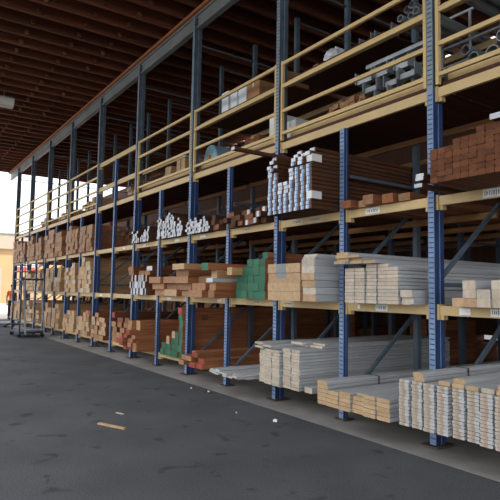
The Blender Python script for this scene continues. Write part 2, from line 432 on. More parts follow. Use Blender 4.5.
# ------------------------------------------------------------------ lumber
BM = {}
def board_mesh(w, h, L, side, end, name='board'):
    k = (round(w, 4), round(h, 4), round(L, 2), side.name, end.name)
    if k not in BM:
        b = min(.006, w * .08, h * (.2 if h < .06 else .08))
        m = MB(); w2 = w / 2
        m.prism([(-w2 + b, 0), (w2 - b, 0), (w2, b), (w2, h - b), (w2 - b, h), (-w2 + b, h), (-w2, h - b), (-w2, b)], 0, L, 0, 1)
        BM[k] = m.mesh(name, [side, end])
    return BM[k]
def board(name, label, cat, group, x, y, z, w, h, L, side, end, rz=0):
    return tag(link(name, board_mesh(w, h, L, side, end, name), None, (x, y, z), rz), label, cat, group)
def stack(name, label, cat, group, x0, z0, w, h, counts, yf, L, side, ends, gap=.006, jx=0., jy=.03, seed=1, top=None, lean=0., cy=0., vg=.0012):
    """columns of boards laid side by side, left to right, counts[i] boards high; every board its own object"""
    r = random.Random(seed)
    out = []
    ends = ends if isinstance(ends, (list, tuple)) else [ends]
    jx = min(jx, gap * .46)
    for i, c in enumerate(counts):
        co = r.uniform(-cy, cy)
        for k in range(c):
            e = r.choice(ends)
            if top and k >= c - top[0]: e = r.choice(top[1])
            x = x0 + w / 2 + i * (w + gap) + r.uniform(-jx, jx) + lean * k
            out.append(board(name, label, cat, group, x, yf + co + r.uniform(-jy, jy), z0 + k * (h + vg), w, h, L, side, e))
    return out

# --- bottom shelf
stack('primed_board', 'thin white-primed board in the big overhanging stack at lower right', 'board', 'big overhanging white stack at lower right',
        .10, .331, .122, .0292, [14, 14, 14, 14, 14, 14, 14, 14, 14], -.60, 3.0, P_SIDE, [P_OVER], gap=.027, jx=.002, jy=.006, seed=3, cy=.03, vg=.0035)
zt = .331 + 14 * .0327 + .001
stack('trim_board', 'thick tan-ended board lying on top of the big white stack at lower right', 'board', 'tan-ended boards topping the big white stack',
      .26, zt, .125, .0415, [2, 0, 1, 2, 1, 1, 2, 2], -.585, 3.0, P_SIDE, [T_END, P_END], gap=.022, jx=.006, jy=.02, seed=4)
stack('trim_board', 'tan-ended grey board in the low stack left of the big white one', 'board', 'low tan-ended stack between the short and rightmost tall posts',
      -1.215, .301, .180, .0440, [6, 4, 4, 4, 5, 5], -.55, 4.7, P_SIDE, [T_END, T_END, TAN_E], gap=.012, jx=.002, jy=.008, seed=5, cy=.02, vg=.0037)
stack('trim_board', 'thin tan board loosely topping the low stack left of the big white one', 'board', 'loose thin boards on the low tan-ended stack',
      -.80, .301 + 4 * .0477, .17, .022, [1, 1, 1], -.52, 4.6, P_SIDE, [T_END], gap=.012, jx=.005, jy=.06, seed=15)
stack('primed_board', 'white-primed board in the tall stack below the taped tan packs', 'board', 'tall white stack under the second bay',
      -2.755, .331, .170, .0380, [12, 12, 12, 13, 13], -.35, 3.25, P_SIDE, [W_END, P_END], gap=.030, jx=.002, jy=.008, seed=6, cy=.05, vg=.0037)
stack('primed_board', 'uneven loose board on top of the tall white stack under the taped packs', 'board', 'loose boards on the tall white stack',
      -2.755, .331 + 12 * .0417, .20, .026, [3, 2], -.38, 3.2, P_SIDE, [T_END, W_END], gap=.01, jx=.015, jy=.06, seed=16)
stack('primed_board', 'loose board atop the right part of the tall white stack', 'board', 'loose boards on the right of the tall white stack',
      -2.33, .331 + 13 * .0417 + .001, .26, .03, [2, 2], .05, 2.8, P_SIDE, [T_END, W_END], gap=.02, jx=.01, jy=.12, seed=17)
tag(board('primed_board', '', '', None, -1.64, -.33, .331, .15, .075, 4.7, P_SIDE, W_END), 'single white-primed board lying on the beam right of the tall white stack', 'board')
fl = stack('fascia_board', 'rough grey flat board in the thin layer sticking out past the second tall post', 'board', 'thin grey layer left of the second tall post',
      -3.90, .331, .125, .026, [2, 2, 3, 2, 2, 2, 2], -.54, 4.6, P_SIDE, [W_END, P_SIDE], gap=.010, jx=.004, jy=.07, seed=8)
tag(board('fascia_board', '', '', None, -2.905, -.46, .331, .05, .03, 4.5, P_SIDE, T_END), 'small tan-ended stick beside the tall white stack at the second tall post', 'board')

def rest(x0, x1, zmax, base):
    z = base
    for o in C.objects:
        if o.data and o.get('category') in ('board', 'timber') and base - .01 <= o.location.z < zmax and o.location.y < .6:
            w2 = o.dimensions.x / 2 if False else max(abs(v.co.x) for v in o.data.vertices)
            if o.location.x + w2 > x0 and o.location.x - w2 < x1: z = max(z, o.location.z + max(v.co.z for v in o.data.vertices))
    return z + .001
RTL = 'red-ended timber in the low pile just right of the third tall post'
stack('timber', RTL, 'timber', 'red-ended timbers right of the third tall post', -5.25, .286, .20, .085, [2, 3, 3, 2], -.32, 4.4, RB_S, [RED, RB_E, RB_E], gap=.02, jx=.015, jy=.10, seed=9)
gt = 'green-ended timber stepping up against the left side of the third tall post'
stack('timber', gt, 'timber', 'green-ended timbers left of the third tall post', -6.78, .286, .15, .125, [2, 2, 2, 3, 4, 7], -.03, 4.8, RB_S, [GREEN], gap=.008, jx=.004, jy=.02, seed=10)
tag(board('timber', '', '', None, -6.40, -.06, .286 + 2 * .1262, .14, .16, 4.6, RB_S, TAN_E), 'bare tan timber resting on the lower green-ended step', 'timber')
tag(board('timber', '', '', None, -6.228, -.02, .286 + 3 * .1262, .14, .14, 4.6, RB_S, TAN_E), 'bare tan timber resting on the middle green-ended step', 'timber')
tp = tag(board('timber', '', '', None, -5.913, -.05, .286 + 7 * .1262, .148, .125, 4.8, RB_S, RED), 'red-ended timber crowning the tall green-ended column', 'timber')
mk = MB()
for q in (0, .05, .10): mk.box(-.0005, .0015, q, q + .018, 0, .10)
mk.box(-.0005, .0015, 0, .12, .0, .016)
stk_side = [o for o in C.objects if o.get('label') == gt and abs(o.location.x - (-5.913)) < .02]
stk_side = sorted(stk_side, key=lambda o: o.location.z)
mk.build('stamp_mark', INK, stk_side[-1], (.0755, .46, .012))

stack('timber', 'red-painted timber end poking out in front of the fourth tall post', 'timber', 'red-ended timbers at the fourth tall post', -8.02, .30, .19, .088, [4, 5, 5, 4], -.42, 4.6, RB_S, [RED, RED, RB_E, RB_E], gap=.012, jx=.012, jy=.10, seed=13)
zr = rest(-8.1, -7.1, .95, .29)
stack('timber', 'tan-ended timber lying across the top of the red-ended pile', 'timber', 'tan timbers on the red-ended pile', -7.90, zr, .22, .10, [2, 2], -.30, 4.7, RB_S, [RB_E, TAN_E], gap=.02, jx=.01, jy=.08, seed=14)
tag(board('timber', '', '', None, -9.03, -.27, .95, .20, .13, 2.9, BR_S, RED), 'long red-tipped timber lying across low piles left of the fourth tall post', 'timber')
stack('timber', 'dim brown timber low down left of the fourth tall post', 'timber', 'low timbers left of the fourth tall post', -9.90, .287, .30, .13, [5, 5, 5, 5], .10, 2.5, BR_S, [RED, RB_E, RB_E], gap=.01, jx=.01, jy=.12, seed=18)
stack('timber', 'tan-brown timber in the low pile just right of the fifth tall post', 'timber', 'low timbers right of the fifth tall post', -11.36, .287, .28, .115, [5, 6, 5, 5], -.05, 2.6, BR_S, [RB_E, TAN_E], gap=.01, jx=.01, jy=.05, seed=19)

# --- second shelf
Z2 = 1.527
stack('trim_board', 'pale thick board in the pile at the right edge on the second shelf', 'board', 'pale pile at the right edge of the second shelf',
      .37, Z2, .145, .088, [1, 3, 2, 3, 3, 3], -.12, 4.3, P_SIDE, [W_END, P_END, TAN_E], gap=.006, jx=.001, jy=.006, seed=20, cy=.02)
stack('primed_board', 'pale primed board in the big second-shelf pile left of the rightmost tall post', 'board', 'big primed pile left of the rightmost tall post',
      -1.12, Z2, .160, .040, [10, 10, 11, 11, 10], -.17, 4.6, P_SIDE, [W_END, P_END], gap=.014, jx=.001, jy=.004, seed=21, cy=.02, vg=.0032)
stack('trim_board', 'short block-ended board at the right foot of the big primed second-shelf pile', 'board', 'low blocks beside the big primed pile',
      -.24, Z2, .16, .082, [2], -.16, 4.4, P_SIDE, [W_END], gap=.01, seed=22)
stack('trim_board', 'tan-ended stick lying across the top of the big primed second-shelf pile', 'board', 'tan-ended sticks topping the big primed pile',
      -1.17, Z2 + 10 * .0432 + .045, .20, .036, [4, 3, 1, 0], -.27, 4.7, P_SIDE, [T_END, TAN_E], gap=.012, jx=.012, jy=.07, seed=23)
tag(board('trim_board', '', '', None, -.02 - .05, -.22, Z2, .02, .012, .7, P_SIDE, TAN_E), 'thin stick poking out at the foot of the rightmost tall post', 'stick')
pk = []
for k in range(4):
    o = board('panel_pack', f'wide tan panel pack, {["lowest","second","third","topmost"][k]} of four right of the second tall post', 'panel pack', 'tan panel packs right of the second tall post',
              -2.10, -.40 + rnd.uniform(-.01, .01), Z2 + k * .1285, .72, .126, 3.6, TAN_S, TAN_E)
    pk.append(o)
MB().box(.0, .21, -.003, 0, .0, .127).build('paper_sheet', STEEL, pk[3], (-.16, 0, 0))['label'] = 'grey sheet stuck on the pack end'
MB().box(.0, .21, -.003, 0, .06, .128).build('paper_sheet', STEEL, pk[2], (-.16, 0, 0))['label'] = 'grey sheet stuck on the pack end'
stack('trim_board', 'wide grey-sided board in the stack between the panel packs and the short post', 'board', 'grey-sided stack left of the first short post', -1.70, Z2, .255, .092, [6], -.40, 4.5, P_SIDE, [TAN_E, TAN_E, W_END], gap=.012, jx=.01, jy=.02, seed=25, top=(1, [W_END]))
stack('trim_board', 'thin whitish board topping the grey-sided stack beside the first short post', 'board', 'thin boards on the grey-sided stack', -1.70, Z2 + 6 * .0933 + .001, .255, .03, [2], -.39, 4.3, P_SIDE, [W_END], gap=.012, jx=.012, jy=.03, seed=26)
# green-ended pile left of the second tall post
stack('green_ended_timber', 'green-ended timber in the square pile left of the second tall post', 'timber', 'green-ended pile left of the second tall post',
      -3.69, Z2, .155, .125, [3, 4, 5, 5, 5], -.15, 4.5, RB_S, [GREEN], gap=.006, jx=.004, jy=.015, seed=27)
tag(board('green_ended_timber', '', '', None, -2.96, -.1, Z2 + 5 * .1265, .14, .1, 4.3, RB_S, GREEN), 'single green-ended timber topping the green pile', 'timber')
tag(board('timber', '', '', None, -3.612, -.34, Z2 + 3 * .1265, .15, .125, 4.4, TAN_S, TAN_E), 'tan timber thrust out from the left column of the green-ended pile', 'timber')
# timbers crossing in front of the second short post
for k, (xx, yy, zz, ww, hh, sd, en, lb) in enumerate([
    (-4.05, -.42, Z2, .2, .13, RB_S, RB_E, 'brown timber lowest beside the second short post'),
    (-4.04, -.40, Z2 + .131, .2, .13, RB_S, RB_E, 'brown timber second up beside the second short post'),
    (-4.05, -.46, Z2 + .262, .21, .07, P_SIDE, WHT, 'grey-white plank between the timbers beside the second short post'),
    (-4.03, -.38, Z2 + .333, .19, .13, TAN_S, TAN_E, 'tan timber above the grey-white plank'),
    (-4.06, -.55, Z2 + .464, .22, .12, RB_S, GREEN, 'green-tipped timber topmost beside the second short post')]):
    board('timber', lb, 'timber', None, xx, yy, zz, ww, hh, 4.5, sd, en)
stack('timber', 'brown timber in the second-shelf pile just right of the third tall post', 'timber', 'second-shelf pile right of the third tall post', -5.55, Z2, .50, .125, [4, 3], -.25, 4.5, RB_S, [RB_E, RB_E, TAN_E], gap=.06, jx=.02, jy=.12, seed=28)
tag(board('timber', '', '', None, -5.30, -.42, Z2 + .508, .48, .11, 4.6, TAN_S, TAN_E), 'wide tan timber crowning the pile right of the third tall post', 'timber')
stack('timber', 'brown timber in the second-shelf pile just left of the third tall post', 'timber', 'second-shelf pile left of the third tall post', -7.02, Z2, .56, .13, [3, 3], -.12, 4.6, RB_S, [RB_E, RB_E, TAN_E], gap=.04, jx=.02, jy=.12, seed=29)
stack('lath_board', 'white-ended board on edge in the second-shelf bundle right of the fourth tall post', 'board', 'white-ended bundle right of the fourth tall post', -8.35, Z2, .062, .15, [3, 3, 3, 3, 3, 3, 3, 3, 3, 3, 3], -.12, 4.4, BR_S, [WHT, WHT, WHT, ENDMIX], gap=.018, jx=.006, jy=.03, seed=30)
stack('timber', 'brown timber laid on top of the white-ended bundle', 'timber', 'timbers on the white-ended bundle', -8.42, Z2 + 3 * .1515, .30, .10, [2, 1, 2], -.08, 4.6, BR_S, [RB_E, RB_E, WHT], gap=.03, jx=.03, jy=.10, seed=31)

# --- third shelf
Z3 = 2.742
stack('square_timber', 'square reddish-brown timber in the big overhanging third-shelf pile at the right', 'timber', 'big reddish-brown pile above the right edge',
      .475, Z3, .083, .0555, [6, 6, 6, 7, 7, 7, 8, 8, 8, 8], -.58, 4.6, BR_S, [BRD_E], gap=.002, jx=.0008, jy=.006, seed=32)
for k, (xx, zz) in enumerate(((.28, Z3), (.28, Z3 + .075), (.27, Z3 + .116))):
    board('decking_board', f'white-capped dark board sticking out beside the big reddish pile, {["lowest","middle","top"][k]} of three', 'board', 'white-capped boards left of the big reddish pile', xx, -.52 + .02 * k, zz, .10, .036 if k else .04, 4.4, DK_S, WHT)
tag(board('decking_board', '', '', None, 1.22, -.66, Z3 + 8 * .0567 + .002, .11, .05, 4.3, DK_S, WHT), 'white-capped dark board on top of the big reddish pile', 'board')
for k, (xx, hh, en, jy) in enumerate(((-1.18, .10, RB_S, -.11), (-.96, .085, RB_E, -.02), (-.79, .12, RB_E, -.12), (-.55, .11, RB_S, -.04), (-.33, .09, RB_E, .0))):
    board('timber', f'short row of reddish boards on the third shelf, {ORD[k]} from the first short post', 'board', 'reddish boards left of the rightmost tall post', xx, jy, Z3, .17, hh, 4.3, RB_S, en)
cnt = [13, 15, 8, 8, 11, 15, 14, 15]
bl = stack('decking_board', 'dark decking board with blue-and-white end tag in the tall tagged pile', 'board', 'tall pile of blue-tagged decking',
           -2.405, Z3, .113, .0500, cnt, -.47, 4.7, DK_S, [BLUETAG], gap=.0085, jx=.003, jy=.006, seed=33, vg=.0047, top=(3, [WHITETAG]))
for o in bl:                                               # the upper ends are pulled out unevenly
    if o.location.z > Z3 + 10.5 * .0547:
        o.location.y += rnd.uniform(-.07, .06); o['label'] = 'dark decking board with white end tag in the uneven top of the tagged pile'; o['group'] = 'uneven top of the tagged pile'
    elif o.data.materials[1] == WHITETAG:
        o['label'] = 'white-tagged dark board topping the low middle of the tagged pile'; o['group'] = 'low middle of the tagged pile'
for ci in (2, 3):
    for k_ in range(8, 14):
        board('decking_board', 'dark board lying recessed in the notch of the blue-tagged pile', 'board', 'recessed boards in the notch of the tagged pile', -2.405 + .0565 + ci * .1215, -.20 + rnd.uniform(-.05, .08), Z3 + k_ * .0547, .113, .0535, 4.4, DK_S, DK_E)
last = [o for o in bl if abs(o.location.x - (-2.405 + .0565 + 7 * .1215)) < .03]
last.sort(key=lambda o: o.location.z)
for k_, nm in ((3, 'white paper sheet wrapped round the lower corner'), (12, 'white paper sheet wrapped round the upper corner')):
    p = MB().box(-.045, .0585, -.004, -.001, -.035, .065).box(.0575, .0595, -.004, .17, -.035, .065)
    p.build('paper_sheet', PAPER, last[k_])['label'] = nm
zt = Z3 + 15 * .0547 + .002
tag(board('long_board', '', '', None, -2.27, -1.17, zt, .085, .045, 5.6, DK_S, WHT, rz=0), 'long dark board thrust far out over the blue-tagged pile', 'board')
stack('lumber_board', 'dull brown board with rough end on the third shelf left of the tagged pile', 'board', 'dull brown pile left of the tagged pile',
      -4.17, Z3, .135, .085, [3, 3, 2, 3, 3, 2, 3, 3], -.10, 4.4, DK_S, [BR_E, DK_E, DK_E, ENDMIX], gap=.014, jx=.015, jy=.08, seed=35)
stack('lath_board', 'white-ended board in the pile on the third shelf right of the third tall post', 'board', 'white-ended pile right of the third tall post',
      -5.62, Z3, .085, .048, [5, 6, 5, 5, 6, 4, 5, 6, 4, 3], -.10, 4.4, DK_S, [WHT, WHT, WHT, ENDMIX], gap=.006, jx=.010, jy=.022, seed=36, cy=.015)
stack('lumber_board', 'dark bare-ended board between the white-ended pile and second short post', 'board', 'dark boards by the second short post', -4.62, Z3, .12, .09, [3, 2], -.1, 4.4, DK_S, [DK_E, BR_E], gap=.01, jx=.01, jy=.07, seed=37)
stack('lath_board', 'white-ended board in the tall untidy pile left of the third tall post', 'board', 'white-ended pile left of the third tall post',
      -6.98, Z3, .09, .052, [9, 8, 6, 7, 9, 10, 9, 8, 6, 5, 7, 4], -.10, 4.4, DK_S, [WHT, WHT, WHT, ENDMIX], gap=.007, jx=.010, jy=.022, seed=38, cy=.015)
stack('lath_board', 'white-ended board in the low pile right of the fourth tall post', 'board', 'white-ended pile right of the fourth tall post',
      -8.38, Z3, .085, .055, [5, 4, 5, 2, 0, 3, 4, 5, 4, 6], -.10, 4.4, DK_S, [WHT, WHT, ENDMIX], gap=.010, jx=.010, jy=.022, seed=39, cy=.015)
stack('lumber_board', 'dim brown board on the third shelf deep inside left of the fourth tall post', 'board', 'dim pile left of the fourth tall post', -9.9, Z3, .28, .11, [3, 4, 4, 4], 1.0, 4.4, BR_S, [DK_E], gap=.01, jx=.01, jy=.1, seed=40)
stack('lumber_board', 'dim brown board on the third shelf deep inside right of the fifth tall post', 'board', 'dim pile right of the fifth tall post', -11.35, Z3, .28, .11, [5, 6, 6, 5], .8, 4.4, BR_S, [DK_E], gap=.01, jx=.01, jy=.1, seed=41)

# --- the far bays: tall pale stacks
def far(j, zz, n, h, w, side, ends, yf, lev, where, seed, nm, L=4.4):
    a, b_ = span(j)
    cols = int((b_ - a - .04) / (w + .012))
    r = random.Random(seed)
    cs = [max(1, n + r.choice((-1, 0, 0, 0, 1))) for _ in range(cols)]
    stack(nm, f'{"pale" if ends[0] == TAN_E else "brownish"} board stacked on the {lev} shelf {where}', 'board', f'{lev} shelf stack {where}', a + .02, zz, w, h, cs, yf, L, side, ends, gap=.012, jx=.006, jy=.03, seed=seed)
W8 = {9: 'just left of the fifth tall post', 10: 'just right of the sixth tall post', 11: 'just left of the sixth tall post', 12: 'just right of the seventh tall post', 13: 'just left of the seventh tall post',
      14: 'just right of the eighth tall post', 15: 'just left of the eighth tall post', 16: 'at the far left end of the rack'}
for j in range(9, 17):
    big = j <= 10
    w, h = (.275, .13) if big else (.42, .165)
    far(j, .287, 5 if big else 4, h, w, TAN_S, [TAN_E, TAN_E, TAN_E, TAN_D], -.03, 'bottom', W8[j], 60 + j, 'pale_board', 2.6)
    if j in (9, 10, 11, 13, 14, 15, 16):
        a, b_ = span(j)
        stack('rear_timber', f'dim timber on the ground behind, {W8[j]}', 'timber', f'rear ground stack {W8[j]}', a + .06, .005, .40, .20, [7, 7, 7], 2.75, 2.1, BR_S, [RB_E], gap=.02, jx=.005, jy=.03, seed=270 + j)
    if j not in (15, 16):
        far(j, Z2, 7 if j == 9 else 6 if big else 4, h, w, TAN_S, [TAN_E, TAN_E, TAN_E, W_END], -.03, 'second', W8[j], 80 + j, 'pale_board')
    far(j, Z3, 6 if big else 5, h, w, RB_S, [RB_E, TAN_D, TAN_D], -.03, 'third', W8[j], 100 + j, 'brown_board')
stack('timber', 'reddish board end on the low stack left of the fifth tall post', 'timber', 'reddish boards on the low stack left of the fifth tall post', -11.92, rest(-11.92, -11.5, 1.2, .28), .18, .1, [2, 2], -.05, 2.4, RB_S, [RED, RB_E], gap=.02, seed=120)
# --- second row: brown timber deep inside
for j in range(0, 9):
    a, b_ = span(j)
    r = random.Random(200 + j)
    if j not in (1, 2): stack('rear_timber', 'dark brown timber stacked low in the second row behind the front lumber', 'timber', 'second row timbers near the floor', a + .05, .005, .30, .15, [r.choice((3, 4, 4, 5)) for _ in range(4)], 4.95 if j > 0 else 3.0, 1.2 if j > 0 else 2.9, BR_S, [RB_E, BR_E], gap=.02, jx=.01, jy=.03, seed=200 + j)
    if j == 2:
        stack('rear_timber', 'dark timber behind the back end of the tall white stack', 'timber', 'dark timbers behind the tall white stack', -2.74, .005, .38, .17, [7, 7], 3.05, .85, BR_S, [BR_E], gap=.02, jx=.004, jy=.02, seed=290)
    if j in (7, 8):
        stack('rear_timber', 'big brown timber in the high rear stack left of the fourth tall post', 'timber', 'high rear stack left of the fourth tall post', a + .06, .005, .40, .19, [7, 7, 7], 2.75 if j < 9 else 2.8, 2.1, RB_S, [RB_E], gap=.02, jx=.005, jy=.03, seed=260 + j)
    if j == 0:
        stack('rear_timber', 'orange-brown timber in the second row above the pale pile at the right', 'timber', 'orange-brown timbers at the back right', a + .05, Z2, .30, .12, [5, 6, 5, 6], 4.6, 1.5, RB_S, [RB_E, TAN_E], gap=.02, jx=.01, jy=.03, seed=222)

# --- strapping bands
def band(label, x0, x1, z0, z1, y, th=.004, wd=.018):
    m = MB()
    m.box(x0 - th, x1 + th, y, y + wd, z1, z1 + th).box(x0 - th, x0, y, y + wd, z0, z1).box(x1, x1 + th, y, y + wd, z0, z1)
    tag(m.build('strapping_band', BLACK), label, 'strap')
band('black strapping band round the left column of the low tan-ended stack', -1.222, -1.022, .302, .301 + 6 * .0477 + .001, .32)
band('black strapping band across the boards topping the big white stack', .26, .395, .70, .331 + 14 * .0327 + .001 + 2 * .0427 + .001, .12)
band('dark strapping band over the panel packs right of the second tall post', -2.462, -1.738, Z2, Z2 + 4 * .1285 - .002, .0)

# ------------------------------------------------------------------ things on the upper deck
def carton(name, label, x, y, z, w, d, h, m, group=None, rz=0, tape=True):
    t = thing(name, label, 'box', (x, y, z), group, rz)
    MB().box(-w / 2, w / 2, 0, d, 0, h, b=.006).build('carton_body', m, t)
    if tape: MB().box(-.025, .025, -.002, d + .002, h, h + .0015).box(-.025, .025, -.0025, -.001, h * .75, h + .001).build('packing_tape', TANPAPER, t)
    return t
Z4 = 4.051; Z5 = 5.046
carton('carton', 'white carton on the deck floor behind the rails, nearer the second tall post', -3.46, .45, Z4, .36, .7, .62, CARTON)
carton('carton', 'lower white carton beside the one near the second tall post', -3.02, .42, Z4, .28, .3, .42, CARTON)
for k in range(3):
    tag(board('lumber_board', '', '', None, -4.35 + .16 * k, .45, Z4, .15, .42 - .03 * (k % 2), .95, RB_S, BR_E), f'brown board bundle beside the white cartons on the deck, {ORD[k]} from the left', 'board')
t = thing('wrapped_roll', 'pale blue wrapped roll lying on the deck right of the third tall post', 'roll', (-5.40, .26, Z4 + .255))
MB().tube([(-.0, 0, 0), (0, .02, 0), (.0, .9, 0)], [.21, .255, .255], 18).build('roll_wrap', PALEBLUE, t)
MB().tube([(0, -.03, 0), (0, .01, 0)], .06, 12).build('roll_core', BRCARTON, t)
for k, (xx, ww, hh) in enumerate(((-4.78, .24, .40), (-4.50, .22, .34), (-4.24, .26, .38))):
    carton('carton', f'small white carton on the upper shelf left of the second tall post, {ORD[k]} from left', xx, .22 + .02 * k, Z5, ww, .4, hh * (.9 if k == 1 else 1), CARTON, tape=False)
carton('carton', 'brown carton on the upper shelf right of the white cartons', -3.86, .24, Z5, .38, .5, .30, BRCARTON)
carton('carton', 'flat brown carton on the upper shelf close to the second tall post', -3.1, .26, Z5, .30, .5, .24, BRCARTON)
t = thing('crumpled_sack', 'crumpled white sack on the upper shelf between first and second tall posts', 'sack', (-1.93, .42, Z5))
m = MB(); m.ellip((0, 0, .12), .17, .2, .12, nu=18, nv=10)
r = random.Random(4)
m.v = [(x_ + r.uniform(-.02, .02), y_ + r.uniform(-.02, .02), max(.0, z_ + r.uniform(-.025, .02))) for x_, y_, z_ in m.v]
m.build('sack_body', CARTON, t); MB().tube([(0, 0, .2), (.05, 0, .245)], [.04, .06], 8).build('sack_neck', CARTON, t)
for k in range(4):
    tag(board('lumber_board', '', '', None, -2.55 + k * .13, .32 + .04 * (k % 2), Z5, .12, .05 + .03 * (k % 3), 1.0, RB_S, RB_E), f'brown offcut on the upper shelf left of the white sack, {ORD[k]} from the left', 'board')
for i in range(6):
    for k in range(5):
        board('lumber_board', 'brown board end in the stack on the deck behind the first short post', 'board', 'brown stack on the deck by the first short post', -2.04 + i * .122 + rnd.uniform(-.004, .004), .40 + rnd.uniform(-.05, .05), Z4 + k * .078, .115, .076, 1.0, RB_S, RB_E)
# grey steel tubes and fittings on the right-hand deck
def pipe(label, a, b_, r_, m=GALV, group=None, name='steel_pipe'):
    a, b_ = Vector(a), Vector(b_); d = (b_ - a).normalized()
    t = thing(name, label, 'pipe', tuple(a), group)
    q = MB(); n = 16; e = tuple(b_ - a)
    q.tube([(0, 0, 0), e], r_, n, cap=False).tube([(0, 0, 0), e], r_ * .86, n, cap=False)
    for o in (0, n):
        for k in range(n): q.f.append((o + k, o + (k + 1) % n, 2 * n + o + (k + 1) % n, 2 * n + o + k)); q.m.append(0)
    q.build('pipe_body', m, t)
    c = MB(); c.tube([tuple(d * .05), tuple(d * .09)], r_ * 1.02, n, cap=False).build('pipe_collar', STEEL, t)
    return t
def steel_frame(x0, x1, y, zs, posts, label):
    t = thing('steel_handrail', label, 'handrail', (x0, y, Z4))
    for z in zs: MB().tube([(0, 0, z - Z4), (x1 - x0, 0, z - Z4)], .022, 10).build('rail', GALV, t)
    for p in posts: MB().tube([(p - x0, 0, 0), (p - x0, 0, max(zs) - Z4)], .02, 10).build('handrail_post', GALV, t)
steel_frame(-.70, 1.4, 1.15, (4.72, 4.985, 5.385), (-.62, -.19, 1.15), 'grey tubular steel handrail standing on the deck at upper right')
steel_frame(-1.24, -.75, 1.25, (4.66, 4.98), (-1.2, -.8), 'short grey tubular handrail standing on the deck right of the first short post')
for k, (x_, z_, r_) in enumerate(((.27, 5.102, .07), (.46, 5.102, .07), (.65, 5.112, .08), (.86, 5.112, .08), (1.07, 5.112, .08), (.365, 5.225, .06), (.56, 5.24, .07), (.97, 5.26, .07))):
    pipe('round grey steel pipe in the bundle on the upper shelf at top right', (x_, .16 + .04 * (k % 3), z_), (x_, 3.1, z_), r_, group='pipe bundle on the upper shelf')
for k, (x_, z_) in enumerate(((-.52, 5.10), (-.40, 5.10), (-.28, 5.10), (-.46, 5.205), (-.34, 5.205))):
    pipe('thin grey steel pipe on the upper shelf left of the rightmost tall post', (x_, .17 + .05 * (k % 2), z_), (x_, 2.6, z_), .045, group='thin pipes on the upper shelf')
for k, (x_, y_, z_, l_) in enumerate(((-1.22, .30, 4.71, 1.05), (-1.16, .42, 4.715, .95))):
    t = thing('steel_channel', f'long grey steel channel laid across the piled brackets, {"front" if k == 0 else "rear"} one', 'channel', (x_, y_, z_))
    MB().box(0, l_, 0, .07, 0, .01).build('web', GALV, t)
    for q in (0, .062): MB().box(0, l_, q, q + .008, .01, .05).build('flange', GALV, t)
for k, (x_, z_, r_) in enumerate(((-.28, Z4 + .26, .06), (-.1, Z4 + .26, .06), (.17, Z4 + .27, .07), (.36, Z4 + .27, .07), (.56, Z4 + .28, .08), (.8, Z4 + .28, .08), (.265, Z4 + .40, .06), (.68, Z4 + .43, .07))):
    pipe('grey pipe lying on the deck among the steel fittings', (x_, .35 + .05 * (k % 3), z_), (x_, 1.45 if z_ < Z4 + .2 else 3.0, z_), r_, group='pipes on the deck floor')
r = random.Random(12)
def clutter(x_, y_, z_, k, label):
    """bundled shelving fitting: channel with flanges and a hook plate"""
    t = thing('steel_bracket', label, 'bracket', (x_, y_, z_), 'steel fittings piled on the deck', r.uniform(-.06, .06))
    l = r.uniform(.2, .27)
    MB().box(-l / 2, l / 2, 0, .09, 0, .012).box(-l / 2, l / 2, 0, .012, .012, .07).box(-l / 2, l / 2, .078, .09, .012, .07).build('channel', GALV, t)
    for e_ in (l / 2 + .001, -l / 2 - .013): MB().box(e_, e_ + .012, -.03, .12, 0, .16).build('end_plate', STEEL, t)
for row in range(4):
    for k in range(3):
        clutter(-1.15 + k * .31 - (row % 2) * .12, .34 + r.uniform(-.03, .12), Z4 + row * .165 + .001, k, 'grey steel bracket piled with others on the deck behind the rails')
for y_ in (.62, 1.30):
    tag(MB().box(-.40, -.02, y_, y_ + .1, Z4, Z4 + .195).box(-.40, -.02, y_ + .02, y_ + .08, Z4 + .195, Z4 + .199).build('bearer', TAN_S), f'{"front" if y_ < 1 else "rear"} timber bearer under the pipes left of the rightmost tall post', 'bearer')
    tag(MB().box(.10, .95, y_, y_ + .1, Z4, Z4 + .195).box(.10, .95, y_ + .02, y_ + .08, Z4 + .195, Z4 + .199).build('bearer', TAN_S), f'{"front" if y_ < 1 else "rear"} timber bearer under the pipes right of the rightmost tall post', 'bearer')
for k in range(4): clutter(-2.0 + .3 * k + .14, .95 + .1 * (k % 2), Z5, k, 'grey steel bracket lying on the upper shelf near the rightmost tall post')
for k in range(2): clutter(-1.25 + .32 * k, .34, Z5, k, 'grey steel bracket lying on the upper shelf near the rightmost tall post')
for k, (xx, ww, hh) in enumerate(((-1.75, .3, .16), (-1.38, .2, .24))):
    carton('carton', f'grey-brown carton on the deck by the first short post, {"wide" if k == 0 else "narrow"} one', xx, .3, Z4 + .001 if False else Z4 + .84, ww, .5, hh, BRCARTON) if False else None
# planks on the left-hand decks
for k, (x0, n_, lab) in enumerate(((-8.25, 4, 'third'), (-9.93, 3, 'fourth'), (-13.9, 5, 'fifth'), (-16.8, 4, 'sixth'), (-19.6, 3, 'seventh'))):
    for i in range(n_):
        for q in range(2 + (i + k) % 3):
            board('plank', f'tan plank stacked on the upper deck in the {lab} bay from the right', 'plank', f'planks on the deck in the {lab} bay', x0 + i * .33, .45 + rnd.uniform(-.08, .08), Z4 + q * .121, .30, .12, .95, TAN_S, TAN_E)
tag(board('long_board', '', '', None, -6.6, .3, Z4 + .50, .10, .06, 3.8, P_SIDE, WHT, rz=.25), 'pale grey board lying high across the deck left of the third tall post', 'board')
for k, xx in enumerate((-6.68, -6.9)):
    tag(board('lumber_board', '', '', None, xx, .33, Z4, .18, .495, .9, TAN_S, TAN_E), f'tan trestle block under the pale grey board, {"right" if k == 0 else "left"} one', 'board')

